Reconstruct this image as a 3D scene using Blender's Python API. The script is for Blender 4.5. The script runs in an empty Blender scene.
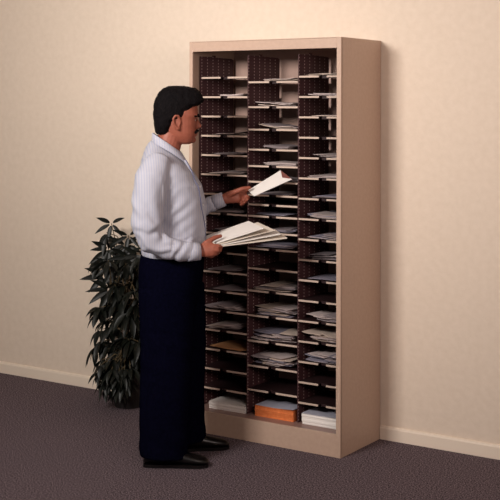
import bpy, bmesh, math, random
from mathutils import Vector, Matrix, noise
PI = math.pi
sc = bpy.context.scene
COL = sc.collection

# ------------------------------------------------------------------ camera
cd = bpy.data.cameras.new('camera'); cam = bpy.data.objects.new('camera', cd); COL.objects.link(cam)
TH, PITCH, ROLL = 0.5837, 0.0137, 0.0032
fw = Vector((-math.sin(TH)*math.cos(PITCH), math.cos(TH)*math.cos(PITCH), math.sin(PITCH)))
rt0 = Vector((math.cos(TH), math.sin(TH), 0)); up0 = rt0.cross(fw)
rt = rt0*math.cos(ROLL)+up0*math.sin(ROLL); up = up0*math.cos(ROLL)-rt0*math.sin(ROLL)
mw = Matrix.Identity(4)
for i in range(3):
    mw[i][0] = rt[i]; mw[i][1] = up[i]; mw[i][2] = -fw[i]
mw.translation = Vector((2.7598, -5.3678, 1.66))
cam.matrix_world = mw
cd.sensor_width = 36; cd.lens = 36*1192.93/500
cd.shift_x = -0.002; cd.shift_y = -(250-90.28)/500
cd.clip_end = 60
sc.camera = cam
# ------------------------------------------------------------------ light and exposure
sc.view_settings.view_transform = 'Standard'; sc.view_settings.look = 'None'
sc.view_settings.gamma = 1; sc.view_settings.use_curve_mapping = False
sc.view_settings.exposure = 0.0
wd = bpy.data.worlds.new('world'); sc.world = wd; wd.use_nodes = True
wb = wd.node_tree.nodes['Background']; wb.inputs[0].default_value = (1.0, .78, .72, 1); wb.inputs[1].default_value = 0.12

def area(name, loc, target, size, power, color, spread=PI):
    l = bpy.data.lights.new(name, 'AREA'); l.shape = 'SQUARE'; l.size = size; l.energy = power; l.color = color
    l.spread = spread
    o = bpy.data.objects.new(name, l); COL.objects.link(o); o.location = loc
    o.rotation_euler = (Vector(target)-Vector(loc)).to_track_quat('-Z', 'Y').to_euler()
    return o
area('studio_softbox', (-0.75, -4.0, 2.64), (-1.0, 0, 2.10), 0.9, 86, (1.0, .93, .88), math.radians(105))
area('added_fill_light', (2.9, -3.0, 2.5), (-0.2, -0.2, 1.9), 1.6, 32, (1.0, .82, .76), math.radians(110))  # unseen fill, added to brighten surfaces facing right

# ------------------------------------------------------------------ materials
def mat(name, col, rough=.6, spec=.3, metal=0):
    m = bpy.data.materials.new(name); m.use_nodes = True
    b = m.node_tree.nodes['Principled BSDF']
    b.inputs['Base Color'].default_value = (*col, 1); b.inputs['Roughness'].default_value = rough
    b.inputs['Specular IOR Level'].default_value = spec; b.inputs['Metallic'].default_value = metal
    return m
def nd(m, t, **k):
    n = m.node_tree.nodes.new(t)
    for a, v in k.items(): setattr(n, a, v)
    return n
def lk(m, a, b): m.node_tree.links.new(a, b)
def noisy(name, c1, c2, scale, rough=.7, spec=.2, bump=0, detail=3, contrast=(.3, .7), bscale=None):
    m = mat(name, c1, rough, spec); b = m.node_tree.nodes['Principled BSDF']
    tc = nd(m, 'ShaderNodeTexCoord'); n = nd(m, 'ShaderNodeTexNoise')
    n.inputs['Scale'].default_value = scale; n.inputs['Detail'].default_value = detail
    lk(m, tc.outputs['Object'], n.inputs['Vector'])
    r = nd(m, 'ShaderNodeValToRGB'); e = r.color_ramp.elements
    e[0].position, e[1].position = contrast; e[0].color = (*c1, 1); e[1].color = (*c2, 1)
    lk(m, n.outputs['Fac'], r.inputs['Fac']); lk(m, r.outputs['Color'], b.inputs['Base Color'])
    if bump:
        bp = nd(m, 'ShaderNodeBump'); bp.inputs['Strength'].default_value = bump; bp.inputs['Distance'].default_value = .01
        src = n
        if bscale:
            src = nd(m, 'ShaderNodeTexNoise'); src.inputs['Scale'].default_value = bscale; lk(m, tc.outputs['Object'], src.inputs['Vector'])
        lk(m, src.outputs['Fac'], bp.inputs['Height']); lk(m, bp.outputs['Normal'], b.inputs['Normal'])
    return m
M = {}
M['wall'] = noisy('wall_paint', (.70, .59, .48), (.74, .63, .52), 30, .85, .1, .1, 4)
M['ceiling'] = mat('ceiling_paint', (.75, .7, .64), .9)
M['base'] = mat('baseboard_paint', (.80, .69, .57), .5)
M['carpet'] = noisy('carpet', (.026, .018, .022), (.27, .21, .235), 150, .95, .05, .8, 2, (.38, .68))
M['steel'] = noisy('beige_enamel', (.475, .335, .255), (.505, .36, .275), 55, .45, .35, .05, 2)
M['back'] = mat('rose_beige_enamel', (.385, .255, .21), .5, .3)
M['strip'] = mat('label_holder', (.53, .415, .34), .5)
M['brown'] = mat('brown_plastic', (.024, .011, .012), .5, .25)
M['base_pan'] = mat('floor_panel_taupe', (.27, .165, .14), .4, .35)  # floor panel tone, darker and redder than the cabinet's beige
# perforated brown panel
m = mat('perforated_brown_plastic', (.06, .028, .030), .5, .3); M['perf'] = m
b = m.node_tree.nodes['Principled BSDF']
tc = nd(m, 'ShaderNodeTexCoord'); sp = nd(m, 'ShaderNodeSeparateXYZ'); lk(m, tc.outputs['Object'], sp.inputs[0])
def cell(axis, pitch, half):
    a = nd(m, 'ShaderNodeMath', operation='DIVIDE'); a.inputs[1].default_value = pitch; lk(m, sp.outputs[axis], a.inputs[0])
    f = nd(m, 'ShaderNodeMath', operation='FRACT'); lk(m, a.outputs[0], f.inputs[0])
    s = nd(m, 'ShaderNodeMath', operation='SUBTRACT'); lk(m, f.outputs[0], s.inputs[0]); s.inputs[1].default_value = .5
    ab = nd(m, 'ShaderNodeMath', operation='ABSOLUTE'); lk(m, s.outputs[0], ab.inputs[0])
    l = nd(m, 'ShaderNodeMath', operation='LESS_THAN'); lk(m, ab.outputs[0], l.inputs[0]); l.inputs[1].default_value = half
    return l
c1 = cell(1, .050, .055); c2 = cell(2, .0162, .20)
mu = nd(m, 'ShaderNodeMath', operation='MULTIPLY'); lk(m, c1.outputs[0], mu.inputs[0]); lk(m, c2.outputs[0], mu.inputs[1])
mx = nd(m, 'ShaderNodeMix', data_type='RGBA'); lk(m, mu.outputs[0], mx.inputs[0])
mx.inputs[6].default_value = (.068, .028, .031, 1); mx.inputs[7].default_value = (.55, .40, .37, 1)
lk(m, mx.outputs[2], b.inputs['Base Color'])
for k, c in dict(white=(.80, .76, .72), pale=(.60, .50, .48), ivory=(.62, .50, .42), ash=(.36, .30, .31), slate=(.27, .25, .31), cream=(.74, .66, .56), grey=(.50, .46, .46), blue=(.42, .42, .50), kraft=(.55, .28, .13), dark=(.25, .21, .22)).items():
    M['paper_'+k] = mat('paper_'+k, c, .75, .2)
M['orange'] = noisy('orange_paper_edges', (.60, .15, .045), (.70, .21, .07), 60, .8, .1)
M['flap'] = mat('brown_lining', (.20, .07, .055), .7)
M['skin'] = noisy('skin', (.25, .07, .042), (.31, .095, .058), 40, .5, .35, .05)
M['hair'] = noisy('black_hair', (.002, .0014, .002), (.006, .0045, .005), 120, .8, .08, .5)
M['trouser'] = noisy('navy_wool', (.0015, .0015, .005), (.0025, .0025, .009), 90, 1.0, .0, .15, bscale=12)
M['shoe'] = mat('black_leather', (.004, .003, .003), .35, .4)
M['eye'] = mat('eye_white', (.7, .65, .6), .3)
M['lip'] = mat('lip_skin', (.40, .14, .10), .5)
M['pot'] = mat('dark_plant_pot', (.02, .016, .016), .6)
M['soil'] = noisy('soil', (.02, .013, .01), (.05, .035, .025), 60, .95, .05, .5)
M['stem'] = mat('plant_stem', (.10, .07, .035), .7)
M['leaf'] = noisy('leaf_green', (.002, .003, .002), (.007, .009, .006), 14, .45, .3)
# striped shirt
M['placket_shade'] = mat('blue_edge_shade', (.16, .17, .28), .8, .1)  # dark tone standing in for shadow along the placket edge
m = mat('striped_cotton', (.6, .63, .75), .85, .15); M['shirt'] = m
b = m.node_tree.nodes['Principled BSDF']
tc = nd(m, 'ShaderNodeTexCoord'); sp = nd(m, 'ShaderNodeSeparateXYZ'); lk(m, tc.outputs['Object'], sp.inputs[0])
ad = nd(m, 'ShaderNodeMath', operation='MULTIPLY_ADD'); lk(m, sp.outputs[1], ad.inputs[0]); ad.inputs[1].default_value = .15; lk(m, sp.outputs[0], ad.inputs[2])
sc_ = nd(m, 'ShaderNodeMath', operation='MULTIPLY'); lk(m, ad.outputs[0], sc_.inputs[0]); sc_.inputs[1].default_value = 2*PI/.0115
sn = nd(m, 'ShaderNodeMath', operation='SINE'); lk(m, sc_.outputs[0], sn.inputs[0])
mr = nd(m, 'ShaderNodeMapRange'); lk(m, sn.outputs[0], mr.inputs[0]); mr.inputs[1].default_value = .2; mr.inputs[2].default_value = .9
mx = nd(m, 'ShaderNodeMix', data_type='RGBA'); lk(m, mr.outputs[0], mx.inputs[0])
mx.inputs[6].default_value = (.45, .445, .495, 1); mx.inputs[7].default_value = (.35, .37, .48, 1)
lk(m, mx.outputs[2], b.inputs['Base Color'])

# ------------------------------------------------------------------ helpers
def link(name, bm, mt, parent=None, smooth=False, loc=None):
    me = bpy.data.meshes.new(name); bmesh.ops.recalc_face_normals(bm, faces=bm.faces); bm.to_mesh(me); bm.free()
    for x in (mt if isinstance(mt, (list, tuple)) else [mt]): me.materials.append(x)
    if smooth:
        for p in me.polygons: p.use_smooth = True
    o = bpy.data.objects.new(name, me); COL.objects.link(o)
    if parent: o.parent = parent
    if loc: o.location = loc
    return o
def tag(o, label=None, cat=None, group=None, kind=None):
    for k, v in (('label', label), ('category', cat), ('group', group), ('kind', kind)):
        if v: o[k] = v
    return o
def empty(name, loc=(0, 0, 0), rz=0):
    o = bpy.data.objects.new(name, None); COL.objects.link(o); o.location = loc; o.rotation_euler = (0, 0, rz); o.empty_display_size = .1
    return o
def box(bm, x0, x1, y0, y1, z0, z1, bev=0):
    r = bmesh.ops.create_cube(bm, size=1)
    for v in r['verts']:
        v.co = Vector((x0+(v.co.x+.5)*(x1-x0), y0+(v.co.y+.5)*(y1-y0), z0+(v.co.z+.5)*(z1-z0)))
    if bev:
        es = list({e for v in r['verts'] for e in v.link_edges})
        bmesh.ops.bevel(bm, geom=es, offset=bev, segments=2, affect='EDGES', profile=.5)
def boxo(name, mt, parent, *a, **k):
    bm = bmesh.new(); box(bm, *a, **k); return link(name, bm, mt, parent)
def prism(bm, pts, x0, x1):  # outline in (y,z), extruded in x
    a = [bm.verts.new((x0, y, z)) for y, z in pts]; b_ = [bm.verts.new((x1, y, z)) for y, z in pts]
    bm.faces.new(a); bm.faces.new(b_[::-1]); n = len(pts)
    for i in range(n): bm.faces.new((a[i], a[(i+1) % n], b_[(i+1) % n], b_[i]))
def rings_to_mesh(bm, rings):
    vs = [[bm.verts.new(p) for p in r] for r in rings]; n = len(rings[0])
    for r0, r1 in zip(vs, vs[1:]):
        for i in range(n): bm.faces.new((r0[i], r0[(i+1) % n], r1[(i+1) % n], r1[i]))
    bm.faces.new(vs[0][::-1]); bm.faces.new(vs[-1])
def ring_h(af, ab, hw, c, n=28, ex=2.3, b0=0, tilt=0):
    ca, ra = (af+ab)/2, (af-ab)/2; out = []
    for i in range(n):
        t = 2*PI*i/n; cx, sx = math.cos(t), math.sin(t)
        x = math.copysign(abs(cx)**(2/ex), cx); y = math.copysign(abs(sx)**(2/ex), sx)
        out.append(Vector((ca+ra*x, b0+hw*y, c+tilt*x*ra)))
    return out
def loft_h(bm, rows, **k): rings_to_mesh(bm, [ring_h(*r[:4], tilt=(r[4] if len(r) > 4 else 0), **k) for r in rows])
def tube(bm, pts, rad, n=14, side=Vector((0, 1, 0)), round_ends=True):
    """closed tube; rad entries: r or (r_side, r_other)"""
    pts = [Vector(p) for p in pts]; rad = [r if isinstance(r, tuple) else (r, r) for r in rad]
    rings = []
    T = []
    for i in range(len(pts)):
        a = pts[max(i-1, 0)]; c = pts[min(i+1, len(pts)-1)]; T.append((c-a).normalized())
    P, R, TT = [], [], []
    if round_ends:
        for k in (1.0, .6): 
            s = math.sqrt(max(0, 1-k*k)); s = max(s, .12)
            P.append(pts[0]-T[0]*min(rad[0])*k); R.append((rad[0][0]*s, rad[0][1]*s)); TT.append(T[0])
    P += pts; R += rad; TT += T
    if round_ends:
        for k in (.6, 1.0):
            s = math.sqrt(max(0, 1-k*k)); s = max(s, .12)
            P.append(pts[-1]+T[-1]*min(rad[-1])*k); R.append((rad[-1][0]*s, rad[-1][1]*s)); TT.append(T[-1])
    for p, r, t in zip(P, R, TT):
        s = side-t*side.dot(t)
        if s.length < .05: s = Vector((1, 0, 0))-t*t.x
        s.normalize(); o = t.cross(s)
        rings.append([p+s*math.cos(2*PI*i/n)*r[0]+o*math.sin(2*PI*i/n)*r[1] for i in range(n)])
    rings_to_mesh(bm, rings)
def ell(bm, c, r, rot=None, seg=16):
    g = bmesh.ops.create_uvsphere(bm, u_segments=seg, v_segments=seg//2+2, radius=1)
    mtx = Matrix.Translation(Vector(c)) @ (rot or Matrix.Identity(4)) @ Matrix.Diagonal((*r, 1))
    bmesh.ops.transform(bm, matrix=mtx, verts=g['verts'])
def remeshed(name, bm, mt, parent, voxel=.005, smooth_it=3, disp=None, smooth_f=.5):
    me = bpy.data.meshes.new('tmp'); bmesh.ops.recalc_face_normals(bm, faces=bm.faces); bm.to_mesh(me); bm.free()
    t = bpy.data.objects.new('tmp', me); COL.objects.link(t)
    r = t.modifiers.new('r', 'REMESH'); r.mode = 'VOXEL'; r.voxel_size = voxel
    s = t.modifiers.new('s', 'SMOOTH'); s.iterations = smooth_it; s.factor = smooth_f
    bpy.context.view_layer.update()
    dg = bpy.context.evaluated_depsgraph_get()
    me2 = bpy.data.meshes.new_from_object(t.evaluated_get(dg)); me2.name = name
    bpy.data.objects.remove(t)
    if disp:
        ns = [v.normal.copy() for v in me2.vertices]
        for v, n in zip(me2.vertices, ns): v.co += n*disp(v.co)
    for p in me2.polygons: p.use_smooth = True
    me2.materials.clear(); me2.materials.append(mt)
    o = bpy.data.objects.new(name, me2); COL.objects.link(o); o.parent = parent
    return o

# ------------------------------------------------------------------ the room
def struct(o): o['kind'] = 'structure'; return o
X0, X1, Y0, ZC = -4.3, 4.2, -6.6, 2.75
struct(boxo('floor', M['carpet'], None, X0-.1, X1+.1, Y0, .1, -.1, 0))
struct(boxo('wall_back', M['wall'], None, X0-.1, X1+.1, 0, .1, 0, ZC))
struct(boxo('wall_left', M['wall'], None, X0-.1, X0, Y0, 0, 0, ZC))
struct(boxo('wall_right', M['wall'], None, X1, X1+.1, Y0, 0, 0, ZC))
struct(boxo('ceiling', M['ceiling'], None, X0-.1, X1+.1, Y0, .1, ZC, ZC+.1))
bm = bmesh.new()
for a, c in ((X0, -.8925), (.0025, X1)):
    prism(bm, [(0, 0), (-.013, 0), (-.013, .056), (-.009, .066), (0, .068)], a, c)
struct(link('baseboard_back', bm, M['base']))

# ------------------------------------------------------------------ the sorter cabinet
W, D, H = .8925, .4151, 1.993
BK = -.004                                     # the cabinet stands a hair off the wall
sorter = tag(empty('mail_sorter', (-W/2, -D/2, 0)), 'tall beige steel mail sorter cabinet with three columns of brown shelves', 'mail sorter')
def P_(name, mt, *a, parent=None, **k):
    o = boxo(name, mt, parent or sorter, *a, **k)
    if parent is None: o.location = (W/2, D/2, 0)
    return o
def Pm(name, bm, mt, **k):
    o = link(name, bm, mt, sorter, **k); o.location = (W/2, D/2, 0); return o
for s, (a, c) in enumerate(((-W, -W+.0035), (-.0035, 0))):
    bm = bmesh.new(); box(bm, a, c, -D+.010, BK, 0, H-.002)
    fx = (-W, -W+.020) if s == 0 else (-.024, 0)
    box(bm, fx[0], fx[1], -D, -D+.014, 0, H-.001, bev=.0012)
    Pm('side_panel', bm, M['steel'])
P_('top_panel', M['steel'], -W+.001, -.001, -D+.002, BK, H-.004, H, bev=.001)
P_('header_panel', M['steel'], -W+.0201, -.0241, -D+.0005, -D+.013, 1.941, H-.0045, bev=.001)
P_('back_panel', M['back'], -W+.0036, -.0036, BK-.004, BK, .02, H-.005)
bm = bmesh.new(); box(bm, -W+.0201, -.0241, -D+.0005, -D+.013, .0, .110, bev=.0015)
Pm('kick_plate', bm, M['steel'])
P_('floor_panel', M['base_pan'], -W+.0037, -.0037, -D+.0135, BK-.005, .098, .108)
FY, BY = -(D-.085), -.032                      # front and back of the pigeonhole unit
TOP = 1.921
DX = [-.880, -.586, -.287, -.010]
for i, x in enumerate(DX):
    fy = FY-.008 if i in (0, 3) else FY
    pts = [(fy, .109), (BY, .109), (BY, TOP-.01), (BY-.02, TOP-.004), (-.20, TOP-.002), (-.20, TOP+.008), (-.225, TOP+.008), (-.225, TOP), (fy, TOP)]
    bm = bmesh.new(); prism(bm, pts, x-.002, x+.002); Pm('divider', bm, M['perf'])
Z1 = [1.812-.1*k for k in range(17)]
Z2 = [1.787, 1.661, 1.548, 1.447, 1.364, 1.285, 1.218, 1.170, 1.112, 1.030, .948, .848, .7355, .611, .4835, .3585, .2375]
def make_shelf(w):
    r = empty('shelf')
    bm = bmesh.new(); n = .020
    # tray with a finger notch and a small tab at the front edge
    out = [(-w/2, 0), (-n, 0), (-n, .022), (n, .022), (n, 0), (w/2, 0), (w/2, .285), (-w/2, .285)]
    a = [bm.verts.new((x, y, 0)) for x, y in out]; c = [bm.verts.new((x, y, -.0035)) for x, y in out]
    bm.faces.new(a); bm.faces.new(c[::-1])
    for i in range(8): bm.faces.new((a[i], a[(i+1) % 8], c[(i+1) % 8], c[i]))
    box(bm, -n, n, .0225, .026, -.012, .0005)
    bmesh.ops.triangulate(bm, faces=[f for f in bm.faces if len(f.verts) > 4])
    tray = link('tray', bm, M['brown'])
    st = []
    for s in (-1, 1):
        bm = bmesh.new()
        x0, x1 = (-w/2+.001, -n-.002) if s < 0 else (n+.002, w/2-.001)
        box(bm, x0, x1, -.004, -.0002, -.0085, .0008, bev=.0008)
        st.append(link('label_strip', bm, M['strip']))
    return tray, st
for c, (xa, xb, zs) in enumerate(((DX[0], DX[1], Z1), (DX[1], DX[2], Z2), (DX[2], DX[3], Z1))):
    w = (xb-xa)-.005; tray, st = make_shelf(w)
    for k, z in enumerate(zs):
        t = tray if k == 0 else tray.copy()
        if k: COL.objects.link(t)
        t.name = 'shelf'; t.parent = sorter
        t.location = ((xa+xb)/2+W/2, FY+.002+D/2, z)
        for s_ in st:
            u = s_ if k == 0 else s_.copy()
            if k: COL.objects.link(u)
            u.parent = t
for o in [o for o in bpy.data.objects if o.type == 'EMPTY' and o.name.startswith('shelf')]: bpy.data.objects.remove(o)

# ------------------------------------------------------------------ letters in the pigeonholes
rng = random.Random(7)
ORD = ['top', 'second', 'third', 'fourth', 'fifth', 'sixth', 'seventh', 'eighth', 'ninth', 'tenth', 'eleventh', 'twelfth', 'thirteenth', 'fourteenth', 'fifteenth', 'sixteenth', 'seventeenth']
def POS(q, n):
    if q == 0: return 'bottom'
    if q == n-1: return 'topmost'
    return ORD[q]+' from the bottom'
CN = ['left', 'middle', 'right']
def sheet(name, mt, wx, wy, th, curl, loc, rz, seed):
    """a sheet with a little sag; curl lifts one side"""
    bm = bmesh.new(); nx, ny = 8, 6; g = {}
    r = random.Random(seed); lift, side, wav = curl
    for s in (0, 1):
        for i in range(nx+1):
            for j in range(ny+1):
                u, v = i/nx, j/ny
                e = (u if side > 0 else 1-u)
                z = lift*max(0, e-.3)**2*2.0+wav*(1+math.sin(u*7+seed))*.5
                g[s, i, j] = bm.verts.new(((u-.5)*wx, (v-.5)*wy, z+(0 if s else -th)))
    for i in range(nx):
        for j in range(ny):
            bm.faces.new((g[1, i, j], g[1, i+1, j], g[1, i+1, j+1], g[1, i, j+1]))
            bm.faces.new((g[0, i, j], g[0, i, j+1], g[0, i+1, j+1], g[0, i+1, j]))
    for i in range(nx):
        bm.faces.new((g[0, i, 0], g[0, i+1, 0], g[1, i+1, 0], g[1, i, 0])); bm.faces.new((g[0, i, ny], g[1, i, ny], g[1, i+1, ny], g[0, i+1, ny]))
    for j in range(ny):
        bm.faces.new((g[0, 0, j], g[1, 0, j], g[1, 0, j+1], g[0, 0, j+1])); bm.faces.new((g[0, nx, j], g[0, nx, j+1], g[1, nx, j+1], g[1, nx, j]))
    o = link(name, bm, mt, smooth=False); o.location = loc; o.rotation_euler = (0, 0, rz); return o
# column, row, count, x offset, width, curl lift, tint choices, spread angle
SLOTS = [
 (0, 1, 3, .045, .15, .004, 'wg', 4), (0, 3, 3, .0, .16, .010, 'cg', 3), (0, 4, 2, .02, .17, .004, 'wg', 4), (0, 5, 2, -.01, .20, .003, 'wc', 3),
 (0, 7, 3, .0, .2, .004, 'wg', 5), (0, 8, 3, .02, .19, .010, 'gb', 6), (0, 10, 3, -.01, .2, .008, 'wg', 6), (0, 11, 2, .02, .2, .003, 'gb', 4),
 (0, 12, 6, 0, .21, .006, 'wg', 6), (0, 13, 7, -.01, .21, .006, 'wc', 6), (0, 14, 3, .01, .21, .004, 'wk', 5),
 (1, 0, 3, .03, .19, .006, 'cw', 5), (1, 1, 6, .01, .21, .004, 'wcg', 7), (1, 2, 4, .02, .21, .012, 'gc', 1), (1, 3, 4, .02, .17, .006, 'gw', 6),
 (1, 4, 4, .02, .19, .004, 'wg', 6), (1, 5, 3, .04, .17, .008, 'gb', 6), (1, 6, 2, .0, .2, .002, 'gb', 3), (1, 8, 2, -.02, .18, .003, 'gb', 4),
 (1, 9, 4, .04, .17, .012, 'bdg', 3), (1, 10, 5, .01, .22, .006, 'gb', 8), (1, 12, 9, .0, .22, .003, 'wgc', 14), (1, 13, 14, -.01, .23, .003, 'wwgcb', 20),
 (1, 14, 15, -.012, .235, .003, 'wwgbc', 22), (1, 15, 17, -.012, .235, .003, 'wwgbcd', 24),
 (2, 0, 3, .0, .2, .008, 'cw', 6), (2, 1, 3, .0, .19, .006, 'wg', 6), (2, 2, 2, .03, .18, .004, 'wc', 4), (2, 4, 4, .02, .17, .004, 'wg', 7),
 (2, 5, 3, .01, .19, .005, 'wc', 5), (2, 6, 3, .02, .19, .006, 'gb', 5), (2, 7, 5, .0, .21, .009, 'wbg', 9), (2, 8, 6, .01, .2, .007, 'gwb', 9),
 (2, 9, 7, .02, .19, .006, 'gwd', 9), (2, 10, 3, .02, .19, .003, 'gb', 5), (2, 12, 10, .01, .20, .004, 'wg', 10), (2, 13, 11, .0, .20, .006, 'wgc', 12), (2, 14, 12, .01, .205, .005, 'wgb', 12)]
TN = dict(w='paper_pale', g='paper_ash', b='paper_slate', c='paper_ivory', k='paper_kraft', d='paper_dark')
WORD = dict(w='white', g='grey', b='bluish grey', c='cream', k='brown', d='dark')
for (c, r, n, ox, wx, lift, tones, ang) in SLOTS:
    zs = Z2 if c == 1 else Z1; z = zs[r]+.0018; cx = (DX[c]+DX[c+1])/2; half = (DX[c+1]-DX[c])/2-.008
    side = 1 if rng.random() < .5 else -1; seed = rng.random()*6
    wav = .003 if lift > .005 else .0015
    for q in range(n):
        w_ = wx*rng.uniform(.85, 1.0); d_ = rng.uniform(.17, .235)
        a = math.radians(rng.uniform(-ang, ang))
        if n >= 6 and q > 0:
            w_ = rng.uniform(.095, .12); d_ = rng.uniform(.19, .24); a = math.radians(rng.uniform(-16, 10))
        hx = (w_*abs(math.cos(a))+d_*abs(math.sin(a)))/2; hy = (d_*abs(math.cos(a))+w_*abs(math.sin(a)))/2
        if hx > half-.002: w_ *= .72; hx = (w_*math.cos(a)+d_*abs(math.sin(a)))/2; hy = (d_*math.cos(a)+w_*abs(math.sin(a)))/2
        jx = .08 if n >= 6 and q > 0 else .02
        x = cx+ox+rng.uniform(-jx, jx); x = min(max(x, cx-half+hx), cx+half-hx)
        y = FY+.006+hy+rng.uniform(0, .03)
        th = rng.choice((.0010, .0015, .0022))
        tn = rng.choice(tones)
        o = sheet('letter', M[TN[tn]], w_, d_, th, (lift, side, wav), (x, y, z+th), a, seed)
        z += th+.0013
        tag(o, f'{WORD[tn]} letter, {POS(q, n)} of the pile, {CN[c]} column {ORD[r]} shelf', 'letter', f'letters on the {ORD[r]} shelf of the {CN[c]} column')

# reams on the cabinet floor
def ream(name, label, x0, x1, y0, y1, z0, h, edge, topm, rz=0, lean=0):
    r = tag(empty(name, ((x0+x1)/2, (y0+y1)/2, z0), rz), label, 'paper stack', 'paper stacks on the cabinet floor'); bm = bmesh.new()
    w, d = (x1-x0)/2, (y1-y0)/2; n = 14; rg = random.Random(len(label)); R = []
    for i in range(n+1):
        jx = rg.uniform(-.0012, .0012); jy = rg.uniform(-.0015, .0015); dz = h*i/n
        R.append([Vector((sx*w+jx+lean*dz, sy*d+jy, dz)) for sx, sy in ((-1, -1), (1, -1), (1, 1), (-1, 1))])
    rings_to_mesh(bm, R); link('sheets', bm, M[edge], r)
    o = sheet('top_sheet', M[topm], 2*w*.99, 2*d*.99, .0012, (.004, 1, .002), (lean*h, 0, h+.0016), 0, 1.3); o.parent = r
    return r
FZ = .1085
ream('paper_stack', 'low stack of white paper on the cabinet floor in the left column', -.816, -.596, FY-.008, FY+.262, FZ, .034, 'paper_white', 'paper_white', .02)
ream('paper_stack', 'stack of orange-edged paper on the cabinet floor in the middle column', -.535, -.309, FY-.004, FY+.262, FZ, .052, 'orange', 'paper_blue', 0)
ream('paper_stack', 'thick stack of white paper on the cabinet floor in the right column', -.256, -.030, FY-.006, FY+.262, FZ, .050, 'paper_white', 'paper_blue', 0, -.1)

# ------------------------------------------------------------------ the man
PHI = math.radians(36)
man = tag(empty('person', (-.66, -.81, 0), PHI), 'man with black hair and moustache in pale striped shirt and dark trousers, sorting letters', 'person')
def hand(bm, wrist, palm, fingers, thumb, palm_r):
    tube(bm, [wrist, palm[0], palm[1]], [(.026, .021), palm_r[0], palm_r[1]], n=14, side=palm[2])
    for f in fingers: tube(bm, f[0], f[1], n=10)
    tube(bm, thumb[0], thumb[1], n=10)
# body: one continuous mesh
bm = bmesh.new()
HEAD = [(.02, -.05, .02, 1.742), (.055, -.085, .05, 1.728), (.075, -.10, .064, 1.705), (.087, -.108, .073, 1.67), (.089, -.110, .076, 1.645),
        (.093, -.108, .076, 1.615), (.084, -.106, .074, 1.598), (.082, -.103, .073, 1.58), (.081, -.097, .071, 1.56), (.080, -.085, .068, 1.54),
        (.077, -.068, .063, 1.52), (.073, -.045, .055, 1.505), (.067, -.018, .044, 1.491), (.052, .004, .028, 1.480)]
loft_h(bm, HEAD, ex=2.35)
def wedge(bm, pts, faces):
    v = [bm.verts.new(p) for p in pts]
    for f in faces: bm.faces.new([v[i] for i in f])
wedge(bm, [(.070, -.010, 1.606), (.070, .010, 1.606), (.090, 0, 1.600), (.066, -.019, 1.550), (.066, .019, 1.550), (.109, -.007, 1.564), (.109, .007, 1.564), (.092, 0, 1.551)],
      [(0, 1, 2), (0, 2, 5, 3), (1, 4, 6, 2), (2, 6, 5), (3, 5, 7), (4, 7, 6), (5, 6, 7), (0, 3, 4, 1), (3, 7, 4)])
ell(bm, (.077, 0, 1.534), (.014, .023, .006)); ell(bm, (.074, 0, 1.523), (.014, .020, .0065)); ell(bm, (.062, 0, 1.500), (.020, .022, .016))
for s in (-1, 1):
    ell(bm, (.070, s*.030, 1.617), (.018, .024, .008))
    ell(bm, (-.016, s*.074, 1.585), (.018, .010, .032), Matrix.Rotation(-.15, 4, 'Y'))
    ear = [(-.004, s*.079, 1.602), (-.012, s*.086, 1.616), (-.026, s*.090, 1.617), (-.036, s*.091, 1.602), (-.034, s*.089, 1.582), (-.024, s*.084, 1.564), (-.014, s*.080, 1.552), (-.006, s*.077, 1.556)]
    tube(bm, ear, [.0055, .006, .0062, .0062, .006, .0062, .008, .006], n=8)
    tube(bm, [(-.002, s*.078, 1.590), (-.004, s*.080, 1.578), (-.010, s*.079, 1.566)], [.005, .0055, .005], n=8)
tube(bm, [(-.075, 0, 1.40), (-.055, 0, 1.46), (-.035, 0, 1.54)], [.066, .060, .060], n=20)
TORSO = [(.095, -.155, .15, .86), (.095, -.155, .155, .96), (.105, -.16, .155, 1.05), (.108, -.165, .16, 1.15), (.09, -.17, .17, 1.25), (.045, -.165, .17, 1.33), (-.01, -.15, .145, 1.375), (-.03, -.13, .08, 1.42), (-.035, -.12, .045, 1.44)]
loft_h(bm, TORSO, ex=2.4)
tube(bm, [(-.095, -.165, 1.375), (-.125, -.205, 1.22), (-.130, -.225, 1.045)], [.058, .047, .040])
tube(bm, [(-.130, -.225, 1.04), (-.01, -.21, 1.0), (.10, -.187, .993)], [.040, .037, .026])
tube(bm, [(-.055, .165, 1.375), (-.035, .205, 1.24), (-.01, .225, 1.12)], [.055, .044, .039])
tube(bm, [(-.01, .225, 1.12), (.12, .215, 1.165), (.225, .200, 1.205)], [.039, .034, .025])
for s, kx, kz in ((-1, -.045, 0), (1, .025, 0)):
    tube(bm, [(-.03, s*.085, .88), (kx, s*.11, .5), ((-.075, .03)[s > 0], (-.15, .111)[s > 0], .08)], [.10, .06, .034])
    tube(bm, [((-.055, .035)[s > 0]-.02, (-.152, .112)[s > 0], .050), ((-.055, .125)[s > 0]+.04, (-.153, .118)[s > 0], .036)], [.026, .016])
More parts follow.
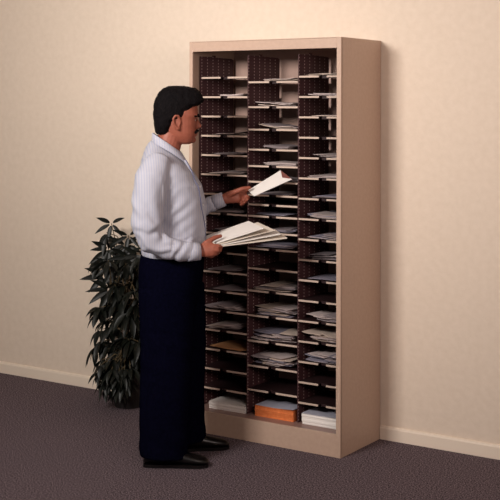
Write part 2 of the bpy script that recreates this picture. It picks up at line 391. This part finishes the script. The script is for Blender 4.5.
# right hand (camera side) under and around the bundle, thumb on top
Y = Vector((0, 1, 0)); Z = Vector((0, 0, 1))
hand(bm, (.095, -.187, .993), [(.128, -.192, .999), (.158, -.190, 1.002), Vector((0, .25, 1))],
     [([(.160, -.192, 1.016), (.184, -.186, 1.016), (.199, -.160, 1.011), (.203, -.132, 1.012)], [.0115, .011, .0095, .0085]),
      ([(.158, -.197, 1.001), (.181, -.192, .997), (.193, -.164, .994), (.195, -.134, .998)], [.0120, .0112, .010, .0088]),
      ([(.150, -.196, .986), (.170, -.190, .981), (.180, -.162, .980), (.180, -.134, .986)], [.0115, .0108, .0095, .0085]),
      ([(.138, -.190, .974), (.153, -.184, .969), (.163, -.160, .970), (.164, -.138, .976)], [.0105, .0098, .0085, .0075])],
     ([(.105, -.186, 1.008), (.135, -.180, 1.034), (.168, -.165, 1.052), (.196, -.150, 1.059)], [.015, .0135, .0115, .0095]), [(.034, .019), (.033, .016)])
# left hand, palm towards the camera, pinching the envelope between thumb and fingers
hand(bm, (.222, .200, 1.205), [(.255, .198, 1.214), (.287, .198, 1.219), Vector((.1, .15, 1))],
     [([(.290, .205, 1.236), (.325, .222, 1.243), (.352, .225, 1.249), (.374, .219, 1.253)], [.0115, .0105, .0095, .008]),
      ([(.292, .203, 1.222), (.325, .215, 1.222), (.340, .200, 1.210), (.333, .178, 1.203)], [.0118, .011, .0098, .0085]),
      ([(.288, .200, 1.207), (.317, .210, 1.203), (.329, .194, 1.191), (.318, .174, 1.188)], [.0112, .0105, .0092, .008]),
      ([(.280, .197, 1.194), (.302, .203, 1.188), (.312, .188, 1.178), (.301, .172, 1.177)], [.010, .0095, .0083, .0072])],
     ([(.240, .190, 1.222), (.272, .172, 1.240), (.308, .166, 1.256), (.343, .176, 1.262)], [.0150, .0135, .0115, .009]), [(.033, .019), (.035, .015)])
HY = Matrix.Translation((-.05, 0, 1.5)) @ Matrix.Rotation(math.radians(6), 4, 'Z') @ Matrix.Translation((.05, 0, -1.5))
for v in bm.verts:
    if v.co.z > 1.478: v.co = HY @ v.co
body = remeshed('body', bm, M['skin'], man, .0036, 3)
def headpart(o):
    for v in o.data.vertices: v.co = HY @ v.co
    return o
bm = bmesh.new()
HAIR = [(.03, -.045, .03, 1.757), (.078, -.075, .056, 1.747), (.100, -.096, .074, 1.728), (.114, -.110, .083, 1.705), (.118, -.117, .086, 1.688),
        (.104, -.120, .087, 1.672), (.070, -.122, .087, 1.655), (.050, -.123, .087, 1.635), (.036, -.123, .0865, 1.615), (.020, -.122, .085, 1.600),
        (-.030, -.120, .083, 1.592), (-.034, -.118, .077, 1.565), (-.042, -.113, .066, 1.542), (-.06, -.106, .05, 1.527)]
loft_h(bm, HAIR, ex=2.7)
hair = headpart(remeshed('hair', bm, M['hair'], man, .004, 3, lambda c: .0035*noise.noise(c*45)+.0015*noise.noise(Vector((c.x*60, c.y*200, c.z*200)))))
bm = bmesh.new(); ell(bm, (.085, 0, 1.5435), (.010, .029, .0075))
for s in (-1, 1): ell(bm, (.074, s*.026, 1.538), (.012, .014, .0085))
headpart(remeshed('moustache', bm, M['hair'], man, .002, 1))
for s in (-1, 1):
    bm = bmesh.new(); tube(bm, [(.093, s*.010, 1.613), (.088, s*.032, 1.619), (.070, s*.054, 1.613)], [(.006, .006), (.006, .007), (.004, .005)], n=8)
    headpart(link('eyebrow', bm, M['hair'], man, smooth=True))
    bm = bmesh.new(); ell(bm, (.0685, s*.031, 1.5955), (.0105, .011, .0065)); e = headpart(link('eye', bm, M['eye'], man, smooth=True))
    bm = bmesh.new(); ell(bm, (.0755, s*.033, 1.5955), (.0045, .0065, .0055)); headpart(link('iris', bm, M['hair'], e, smooth=True))
# shirt
bm = bmesh.new()
SH = [(.085, -.150, .150, .90), (.105, -.165, .162, .945), (.120, -.176, .172, .965), (.126, -.176, .178, 1.02), (.130, -.180, .182, 1.08), (.130, -.182, .184, 1.15), (.126, -.187, .190, 1.215),
      (.110, -.192, .200, 1.285), (.075, -.190, .200, 1.345), (.040, -.178, .180, 1.395, -.15), (.022, -.165, .130, 1.425, -.3), (.014, -.148, .092, 1.443, -.5), (.010, -.132, .066, 1.455, -.65)]
loft_h(bm, SH, ex=2.4, n=36)
tube(bm, [(-.100, -.160, 1.385), (-.122, -.190, 1.33), (-.138, -.212, 1.22), (-.142, -.226, 1.12), (-.128, -.230, 1.045)], [.066, .079, .076, .071, .058], n=20)
tube(bm, [(-.120, -.230, 1.045), (-.05, -.222, 1.012), (.02, -.207, .996), (.055, -.198, .992)], [.056, .052, .048, .044], n=20)
tube(bm, [(-.060, .160, 1.385), (-.045, .195, 1.30), (-.02, .222, 1.20), (-.01, .230, 1.125)], [.064, .070, .062, .052], n=20)
tube(bm, [(-.01, .230, 1.125), (.07, .222, 1.145), (.14, .212, 1.170), (.175, .206, 1.185)], [.052, .045, .041, .037], n=20)
def wrinkle(c):
    d = .0035*noise.noise(Vector((c.x*9, c.y*9, c.z*7)))+.0015*noise.noise(c*28)
    # folds from the armpit across the side, and bunched cloth at the elbow
    if c.y < -.05:
        if c.x > -.075 and 1.0 < c.z < 1.33:
            f = max(0, 1-abs(c.z-1.17)/.17)*max(0, 1-(c.x+.075)/.17)*min(1, (c.x+.075)/.05)
            d += .0055*f*math.sin(95*(c.z-.85*(c.x+.07))+3*noise.noise(c*10))
        q = Vector((c.x+.085, 0, c.z-1.06)); f = max(0, 1-q.length/.13)
        d += .0075*f*math.sin(85*(c.z+.55*c.x)+5*noise.noise(c*13))
        if c.x < -.07: d += .0035*math.sin(42*(c.z+c.x*1.6)+4*noise.noise(c*7))*max(0, 1-abs(c.z-1.2)/.2)
        if c.x > -.03 and c.z < 1.05: d += .0035*math.sin(80*(c.x-.5*c.z)+4*noise.noise(c*12))
    if c.z < 1.0 and c.y > -.18: d += .003*math.sin(c.x*90+c.y*60)
    if c.y > .17 and c.x > .02: d += .003*math.sin(c.x*120+c.z*60)
    return d
shirt = remeshed('shirt', bm, M['shirt'], man, .0055, 12, wrinkle, .6)
# collar: a stand with a fold-over leaf, higher at the nape, with two points in front
bm = bmesh.new(); n = 48; R = []
for k, (h, ex_) in enumerate(((.0, .002), (.036, .0), (.040, .003), (.037, .007), (.0, .016), (-.004, .0135), (.028, .004), (.0, .0045))):
    R.append([])
    for i in range(n):
        t = PI*.05+(2*PI-PI*.10)*i/(n-1)
        ca, sa = math.cos(t), math.sin(t); f = max(0, ca)
        base = 1.453-.042*ca-.006*f
        hh = h-(.020*f**4 if k in (4, 5) else 0)
        out = ex_+(.016*f**4 if k in (4, 5) else 0)
        R[-1].append(Vector((-.052+(.064+out)*ca+hh*-.18, (.063+out)*sa, base+hh)))
vs = [[bm.verts.new(p) for p in r] for r in R]
for a in range(len(vs)):
    r0, r1 = vs[a], vs[(a+1) % len(vs)]
    for i in range(n-1): bm.faces.new((r0[i], r0[i+1], r1[i+1], r1[i]))
bm.faces.new([r[0] for r in vs]); bm.faces.new([r[-1] for r in vs][::-1])
link('collar', bm, M['shirt'], shirt, smooth=True)
bm = bmesh.new(); tube(bm, [(.042, -.200, .992), (.072, -.195, .992), (.101, -.190, .993)], [.0455, .0425, .040], n=24, round_ends=False); link('cuff', bm, M['shirt'], shirt, smooth=True)
bm = bmesh.new(); tube(bm, [(.168, .207, 1.183), (.195, .204, 1.194), (.219, .201, 1.203)], [.0385, .037, .035], n=24, round_ends=False); link('cuff', bm, M['shirt'], shirt, smooth=True)
# front placket with buttons
def front_at(c, b):
    for r0, r1 in zip(SH, SH[1:]):
        if r0[3] <= c <= r1[3]:
            t = (c-r0[3])/(r1[3]-r0[3]); af, ab, hw = (r0[k]+(r1[k]-r0[k])*t for k in range(3))
            return (af+ab)/2+(af-ab)/2*(1-min(1, abs(b)/hw)**2.4)**(1/2.4)
    return .03
def pb(c): return -.100*min(1, (c-.97)/.22)*min(1, max(.25, (1.44-c)/.12))
bm = bmesh.new(); R = []; edge = []
for i in range(26):
    c = .975+(1.405-.975)*i/25; b0 = pb(c); bl, br = b0-.016, b0+.016
    al, ar = front_at(c, bl), front_at(c, br)
    R.append([Vector((al-.010, bl, c)), Vector((al+.0015, bl, c)), Vector((ar+.0015, br, c)), Vector((ar-.010, br, c))]); edge.append((al+.001, bl-.001, c))
rings_to_mesh(bm, R); link('placket', bm, M['shirt'], shirt)
bm = bmesh.new(); tube(bm, edge, [.0022]*len(edge), n=6); link('placket_shade', bm, M['placket_shade'], shirt, smooth=True)  # thin dark line modelled as the shadow beside the placket
for k in range(5):
    c = 1.03+k*.085; b0 = pb(c); bm = bmesh.new(); ell(bm, (front_at(c, b0)+.003, b0, c), (.0025, .005, .005), seg=10); link('button', bm, M['paper_white'], shirt, smooth=True)
# trousers
bm = bmesh.new()
loft_h(bm, [(.116, -.178, .172, .955), (.120, -.182, .178, .94), (.118, -.188, .186, .88), (.112, -.188, .19, .82), (.10, -.180, .185, .76), (.085, -.16, .16, .71)], ex=2.5, n=36)
tube(bm, [(-.050, -.092, .80), (-.052, -.105, .62), (-.055, -.118, .45), (-.058, -.135, .25), (-.060, -.146, .10), (-.062, -.149, .040)], [(.100, .136), (.098, .127), (.094, .121), (.088, .117), (.084, .114), (.083, .112)], n=28, round_ends=False)
tube(bm, [(-.005, .092, .80), (.010, .100, .62), (.020, .105, .45), (.022, .108, .25), (.032, .110, .10), (.036, .110, .040)], [(.100, .130), (.098, .120), (.092, .112), (.085, .104), (.080, .099), (.080, .099)], n=28, round_ends=False)
def tw(c):
    d = .004*noise.noise(Vector((c.x*6, c.y*6, c.z*3)))
    if c.z < .25: d += .004*math.sin(c.z*55+c.x*20)*(1-c.z/.25)
    if .4 < c.z < .62: d += .002*math.sin(c.z*60+c.x*15)
    return d
tr = remeshed('trousers', bm, M['trouser'], man, .007, 2, tw)
# shoes
def shoe(a0, b0, ang):
    e = empty('shoe', (a0, b0, 0), ang); e.parent = man
    prof = [(-.150, .028, .050), (-.135, .036, .075), (-.10, .039, .085), (-.05, .038, .088), (-.01, .037, .082), (.03, .042, .066), (.07, .047, .054), (.105, .046, .046), (.132, .036, .038), (.148, .018, .028)]
    bm = bmesh.new(); R = []
    for x, hw, h in prof:
        r = []
        for i in range(16):
            t = 2*PI*i/16; cy, sz = math.cos(t), math.sin(t)
            r.append(Vector((x, hw*math.copysign(abs(cy)**.8, cy)+.004*math.sin(x*20), .014+(h-.014)*(.5+.5*math.copysign(abs(sz)**.75, sz)))))
        R.append(r)
    rings_to_mesh(bm, R); link('upper', bm, M['shoe'], e, smooth=True)
    bm = bmesh.new(); lo = []
    for z in (.0, .014):
        top = [Vector((x, hw+.003+.004*math.sin(x*20), z)) for x, hw, h in prof]; bot = [Vector((x, -hw-.003+.004*math.sin(x*20), z)) for x, hw, h in prof][::-1]
        lo.append(top+bot)
    rings_to_mesh(bm, lo); link('sole', bm, M['shoe'], e)
    bm = bmesh.new()
    for k in range(3): tube(bm, [(.0+k*.017, -.014, .083-k*.008), (.004+k*.017, 0, .088-k*.008), (.0+k*.017, .014, .083-k*.008)], [.002]*3, n=6)
    link('laces', bm, M['shoe'], e, smooth=True)
shoe(-.004, -.155, math.radians(-6)); shoe(.098, .112, math.radians(6))

# ------------------------------------------------------------------ letters in his hands
def ml(p):   # the man's frame to the room
    c, s = math.cos(PHI), math.sin(PHI); return Vector((-.66+c*p[0]-s*p[1], -.81+s*p[0]+c*p[1], p[2]))
def slab(name, quad, th, mt, parent=None, base=None):
    q = [ml(p) for p in quad]; o_ = base or sum(q, Vector())/len(q)
    nrm = (q[1]-q[0]).cross(q[-1]-q[0]).normalized()
    if nrm.z < 0: nrm = -nrm
    bm = bmesh.new(); a = [bm.verts.new(p-o_) for p in q]; c = [bm.verts.new(p-o_+nrm*th) for p in q]; n = len(q)
    bm.faces.new(a); bm.faces.new(c[::-1])
    for i in range(n): bm.faces.new((a[i], a[(i+1) % n], c[(i+1) % n], c[i]))
    bmesh.ops.triangulate(bm, faces=[f for f in bm.faces if len(f.verts) > 4])
    o = link(name, bm, mt, parent)
    if not parent: o.location = o_
    return o
ENV = [
 ('white envelope on top of the bundle in his near hand', [(.118, .025, 1.033), (.335, .03, 1.108), (.397, -.16, 1.094), (.178, -.168, 1.0255)], .004, 'paper_white'),
 ('white envelope second from the top of the bundle in his near hand', [(.125, .03, 1.023), (.380, .05, 1.100), (.449, -.13, 1.081), (.184, -.170, 1.0195)], .004, 'paper_cream'),
 ('white envelope third from the top of the bundle in his near hand', [(.130, .03, 1.017), (.425, .055, 1.081), (.478, -.125, 1.062), (.186, -.172, 1.0145)], .003, 'paper_white'),
 ('long pale folder at the bottom of the bundle in his near hand', [(.125, .03, 1.012), (.462, .06, 1.064), (.508, -.12, 1.043), (.166, -.172, 1.008)], .0045, 'paper_cream')]
for lab, q, th, mt in ENV:
    tag(slab('envelope', q, th, M[mt]), lab, 'envelope', 'envelopes and folders in his hands')
eq = [(.339, .215, 1.243), (.502, .235, 1.342), (.506, .175, 1.309), (.551, .135, 1.304), (.365, .140, 1.221)]
held = tag(slab('envelope', eq, .0025, M['paper_white']), 'open white envelope with brown lining held up in his far hand', 'envelope', 'envelopes and folders in his hands')
fl = slab('flap', [(.502, .235, 1.342), (.551, .135, 1.304), (.507, .175, 1.3095)], .002, M['flap'], held, held.location.copy())

# ------------------------------------------------------------------ the plant
px, py = -1.46, -.20
plant = tag(empty('potted_plant', (px, py, 0)), 'dark green umbrella plant with drooping leaflets in a dark pot behind the man', 'potted plant')
bm = bmesh.new(); n = 32; prof = [(.075, 0), (.078, .008), (.098, .17), (.104, .175), (.104, .19), (.097, .19), (.094, .17), (.02, .165)]
rings_to_mesh(bm, [[Vector((r*math.cos(2*PI*i/n), r*math.sin(2*PI*i/n), z)) for i in range(n)] for r, z in prof]); link('pot', bm, M['pot'], plant, smooth=False)
bm = bmesh.new(); rings_to_mesh(bm, [[Vector((r*math.cos(2*PI*i/n), r*math.sin(2*PI*i/n), z)) for i in range(n)] for r, z in ((.092, .1705), (.092, .176), (.04, .182))]); link('soil', bm, M['soil'], plant)
rg = random.Random(11)
fol = bmesh.new(); stm = bmesh.new()
def leaflet(base, d, droop, ln, wd, nr=None):
    d = Vector(d).normalized(); sd = d.cross(Vector(nr) if nr else Vector((0, 0, 1)))
    sd = sd.normalized() if sd.length > .05 else Vector((1, 0, 0))
    sd = (Matrix.Rotation(rg.uniform(-.7, .7)*(.5 if nr else 1), 3, d) @ sd)
    N = 6; L_, C_, R_ = [], [], []; p = Vector(base); dir_ = d.copy()
    for i in range(N+1):
        t = i/N; w = wd*math.sin(PI*min(1, .06+t*.94)**.8)*.5
        nrm = sd.cross(dir_).normalized()
        L_.append(fol.verts.new(p+sd*w+nrm*w*.35)); C_.append(fol.verts.new(p)); R_.append(fol.verts.new(p-sd*w+nrm*w*.35))
        p = p+dir_*ln/N; dir_ = (dir_+Vector((0, 0, -droop/N))).normalized()
    for i in range(N):
        fol.faces.new((L_[i], C_[i], C_[i+1], L_[i+1])); fol.faces.new((C_[i], R_[i], R_[i+1], C_[i+1]))
def compound(c, nl, ln, tilt, stemfrom, face=False):
    c = Vector(c); s = Vector(stemfrom); mid = (c+s)/2+Vector((0, 0, .04))
    tube(stm, [s, mid, c], [.0035, .003, .0022], n=6)
    ph = rg.uniform(0, 6)
    for k in range(nl):
        a = ph+2*PI*k/nl+rg.uniform(-.15, .15)
        d = Vector((math.cos(a), math.sin(a), tilt+rg.uniform(-.25, .15)))
        dr, wr = rg.uniform(.7, 1.6), rg.uniform(.25, .33)
        if face:   # an umbrella of leaflets turned towards the room, opening downwards and outwards
            a = -PI/2+(k-(nl-1)/2)*math.radians(300)/nl
            d = Vector((.80*math.cos(a), .53*math.cos(a)-.30, math.sin(a)+rg.uniform(-.1, .1))); dr, wr = rg.uniform(.2, .5), rg.uniform(.22, .28)
        leaflet(c+d.normalized()*.012, d, dr, ln*rg.uniform(.8, 1.1), ln*wr, (.45, -.85, .25) if face else None)
# main stems (relative to the pot)
trunks = []
for (tx, ty, tz) in ((-.03, .02, .84), (-.12, -.02, .62), (.09, .03, .72), (.02, -.05, .60)):
    pts = [Vector((tx*.15, ty*.15, .2)), Vector((tx*.5, ty*.5, .2+(tz-.2)*.5)), Vector((tx, ty, tz))]
    tube(stm, pts, [.008, .006, .004], n=8); trunks.append(pts)
HERO = [((-.085, .0, .965), 5, .095, -.3), ((-.11, -.01, .915), 6, .115, -1.6), ((.04, .0, .905), 5, .09, -.3), ((-.088, -.02, .822), 8, .115, .1), ((-.150, .0, .775), 6, .125, -.8), ((-.070, -.01, .725), 8, .115, -.2), ((-.13, .0, .665), 7, .12, -.5),
        ((.02, .0, .850), 6, .11, -.5), ((.055, -.02, .790), 7, .11, -.2), ((-.02, .02, .780), 7, .10, -.3), ((-.165, .0, .46), 7, .11, -.7), ((-.175, .02, .36), 7, .11, -.9), ((-.20, .0, .265), 6, .11, -1.2),
        ((.11, .0, .80), 7, .10, -.2), ((-.07, -.03, .60), 8, .12, -.5)]
for c, nl, ln, ti in HERO:
    c = (c[0]-.045, c[1], c[2]+.035); ln *= 1.02
    t = rg.choice(trunks); compound(c, nl, ln, ti, t[1].lerp(t[2], rg.uniform(.5, 1)) if c[2] > .5 else t[0].lerp(t[1], .9), ti > -.55)
for k in range(96):
    z = rg.uniform(.18, .84) if k > 22 else rg.uniform(.15, .36)
    if z > .62: x = rg.uniform(-.06, .19)
    elif z > .5: x = rg.uniform(-.14, .18)
    elif z > .3: x = rg.uniform(-.17, .17)
    else: x = rg.uniform(-.07, .10)
    y = rg.uniform(-.12, .08) if z > .25 else rg.uniform(-.17, -.10)
    t = rg.choice(trunks); s = t[0].lerp(t[1], min(1, max(.3, z*1.3))) if z < .5 else t[1].lerp(t[2], min(1, (z-.45)*2))
    compound((x, y, z), 7, rg.uniform(.10, .13) if z > .3 else rg.uniform(.08, .10), rg.uniform(-1.1, -.1), s)
for (x, z) in ((-.10, .20), (-.06, .15), (-.03, .22), (.02, .17), (.06, .23), (-.08, .27), (.0, .28), (-.045, .11), (.035, .12), (.08, .15)):
    compound((x, -.135, z), 7, .088, -.9, trunks[3][0])
for v in fol.verts:
    if v.co.z < .012: v.co.z = .012
    if v.co.y+py > -.016: v.co.y = -.016-py
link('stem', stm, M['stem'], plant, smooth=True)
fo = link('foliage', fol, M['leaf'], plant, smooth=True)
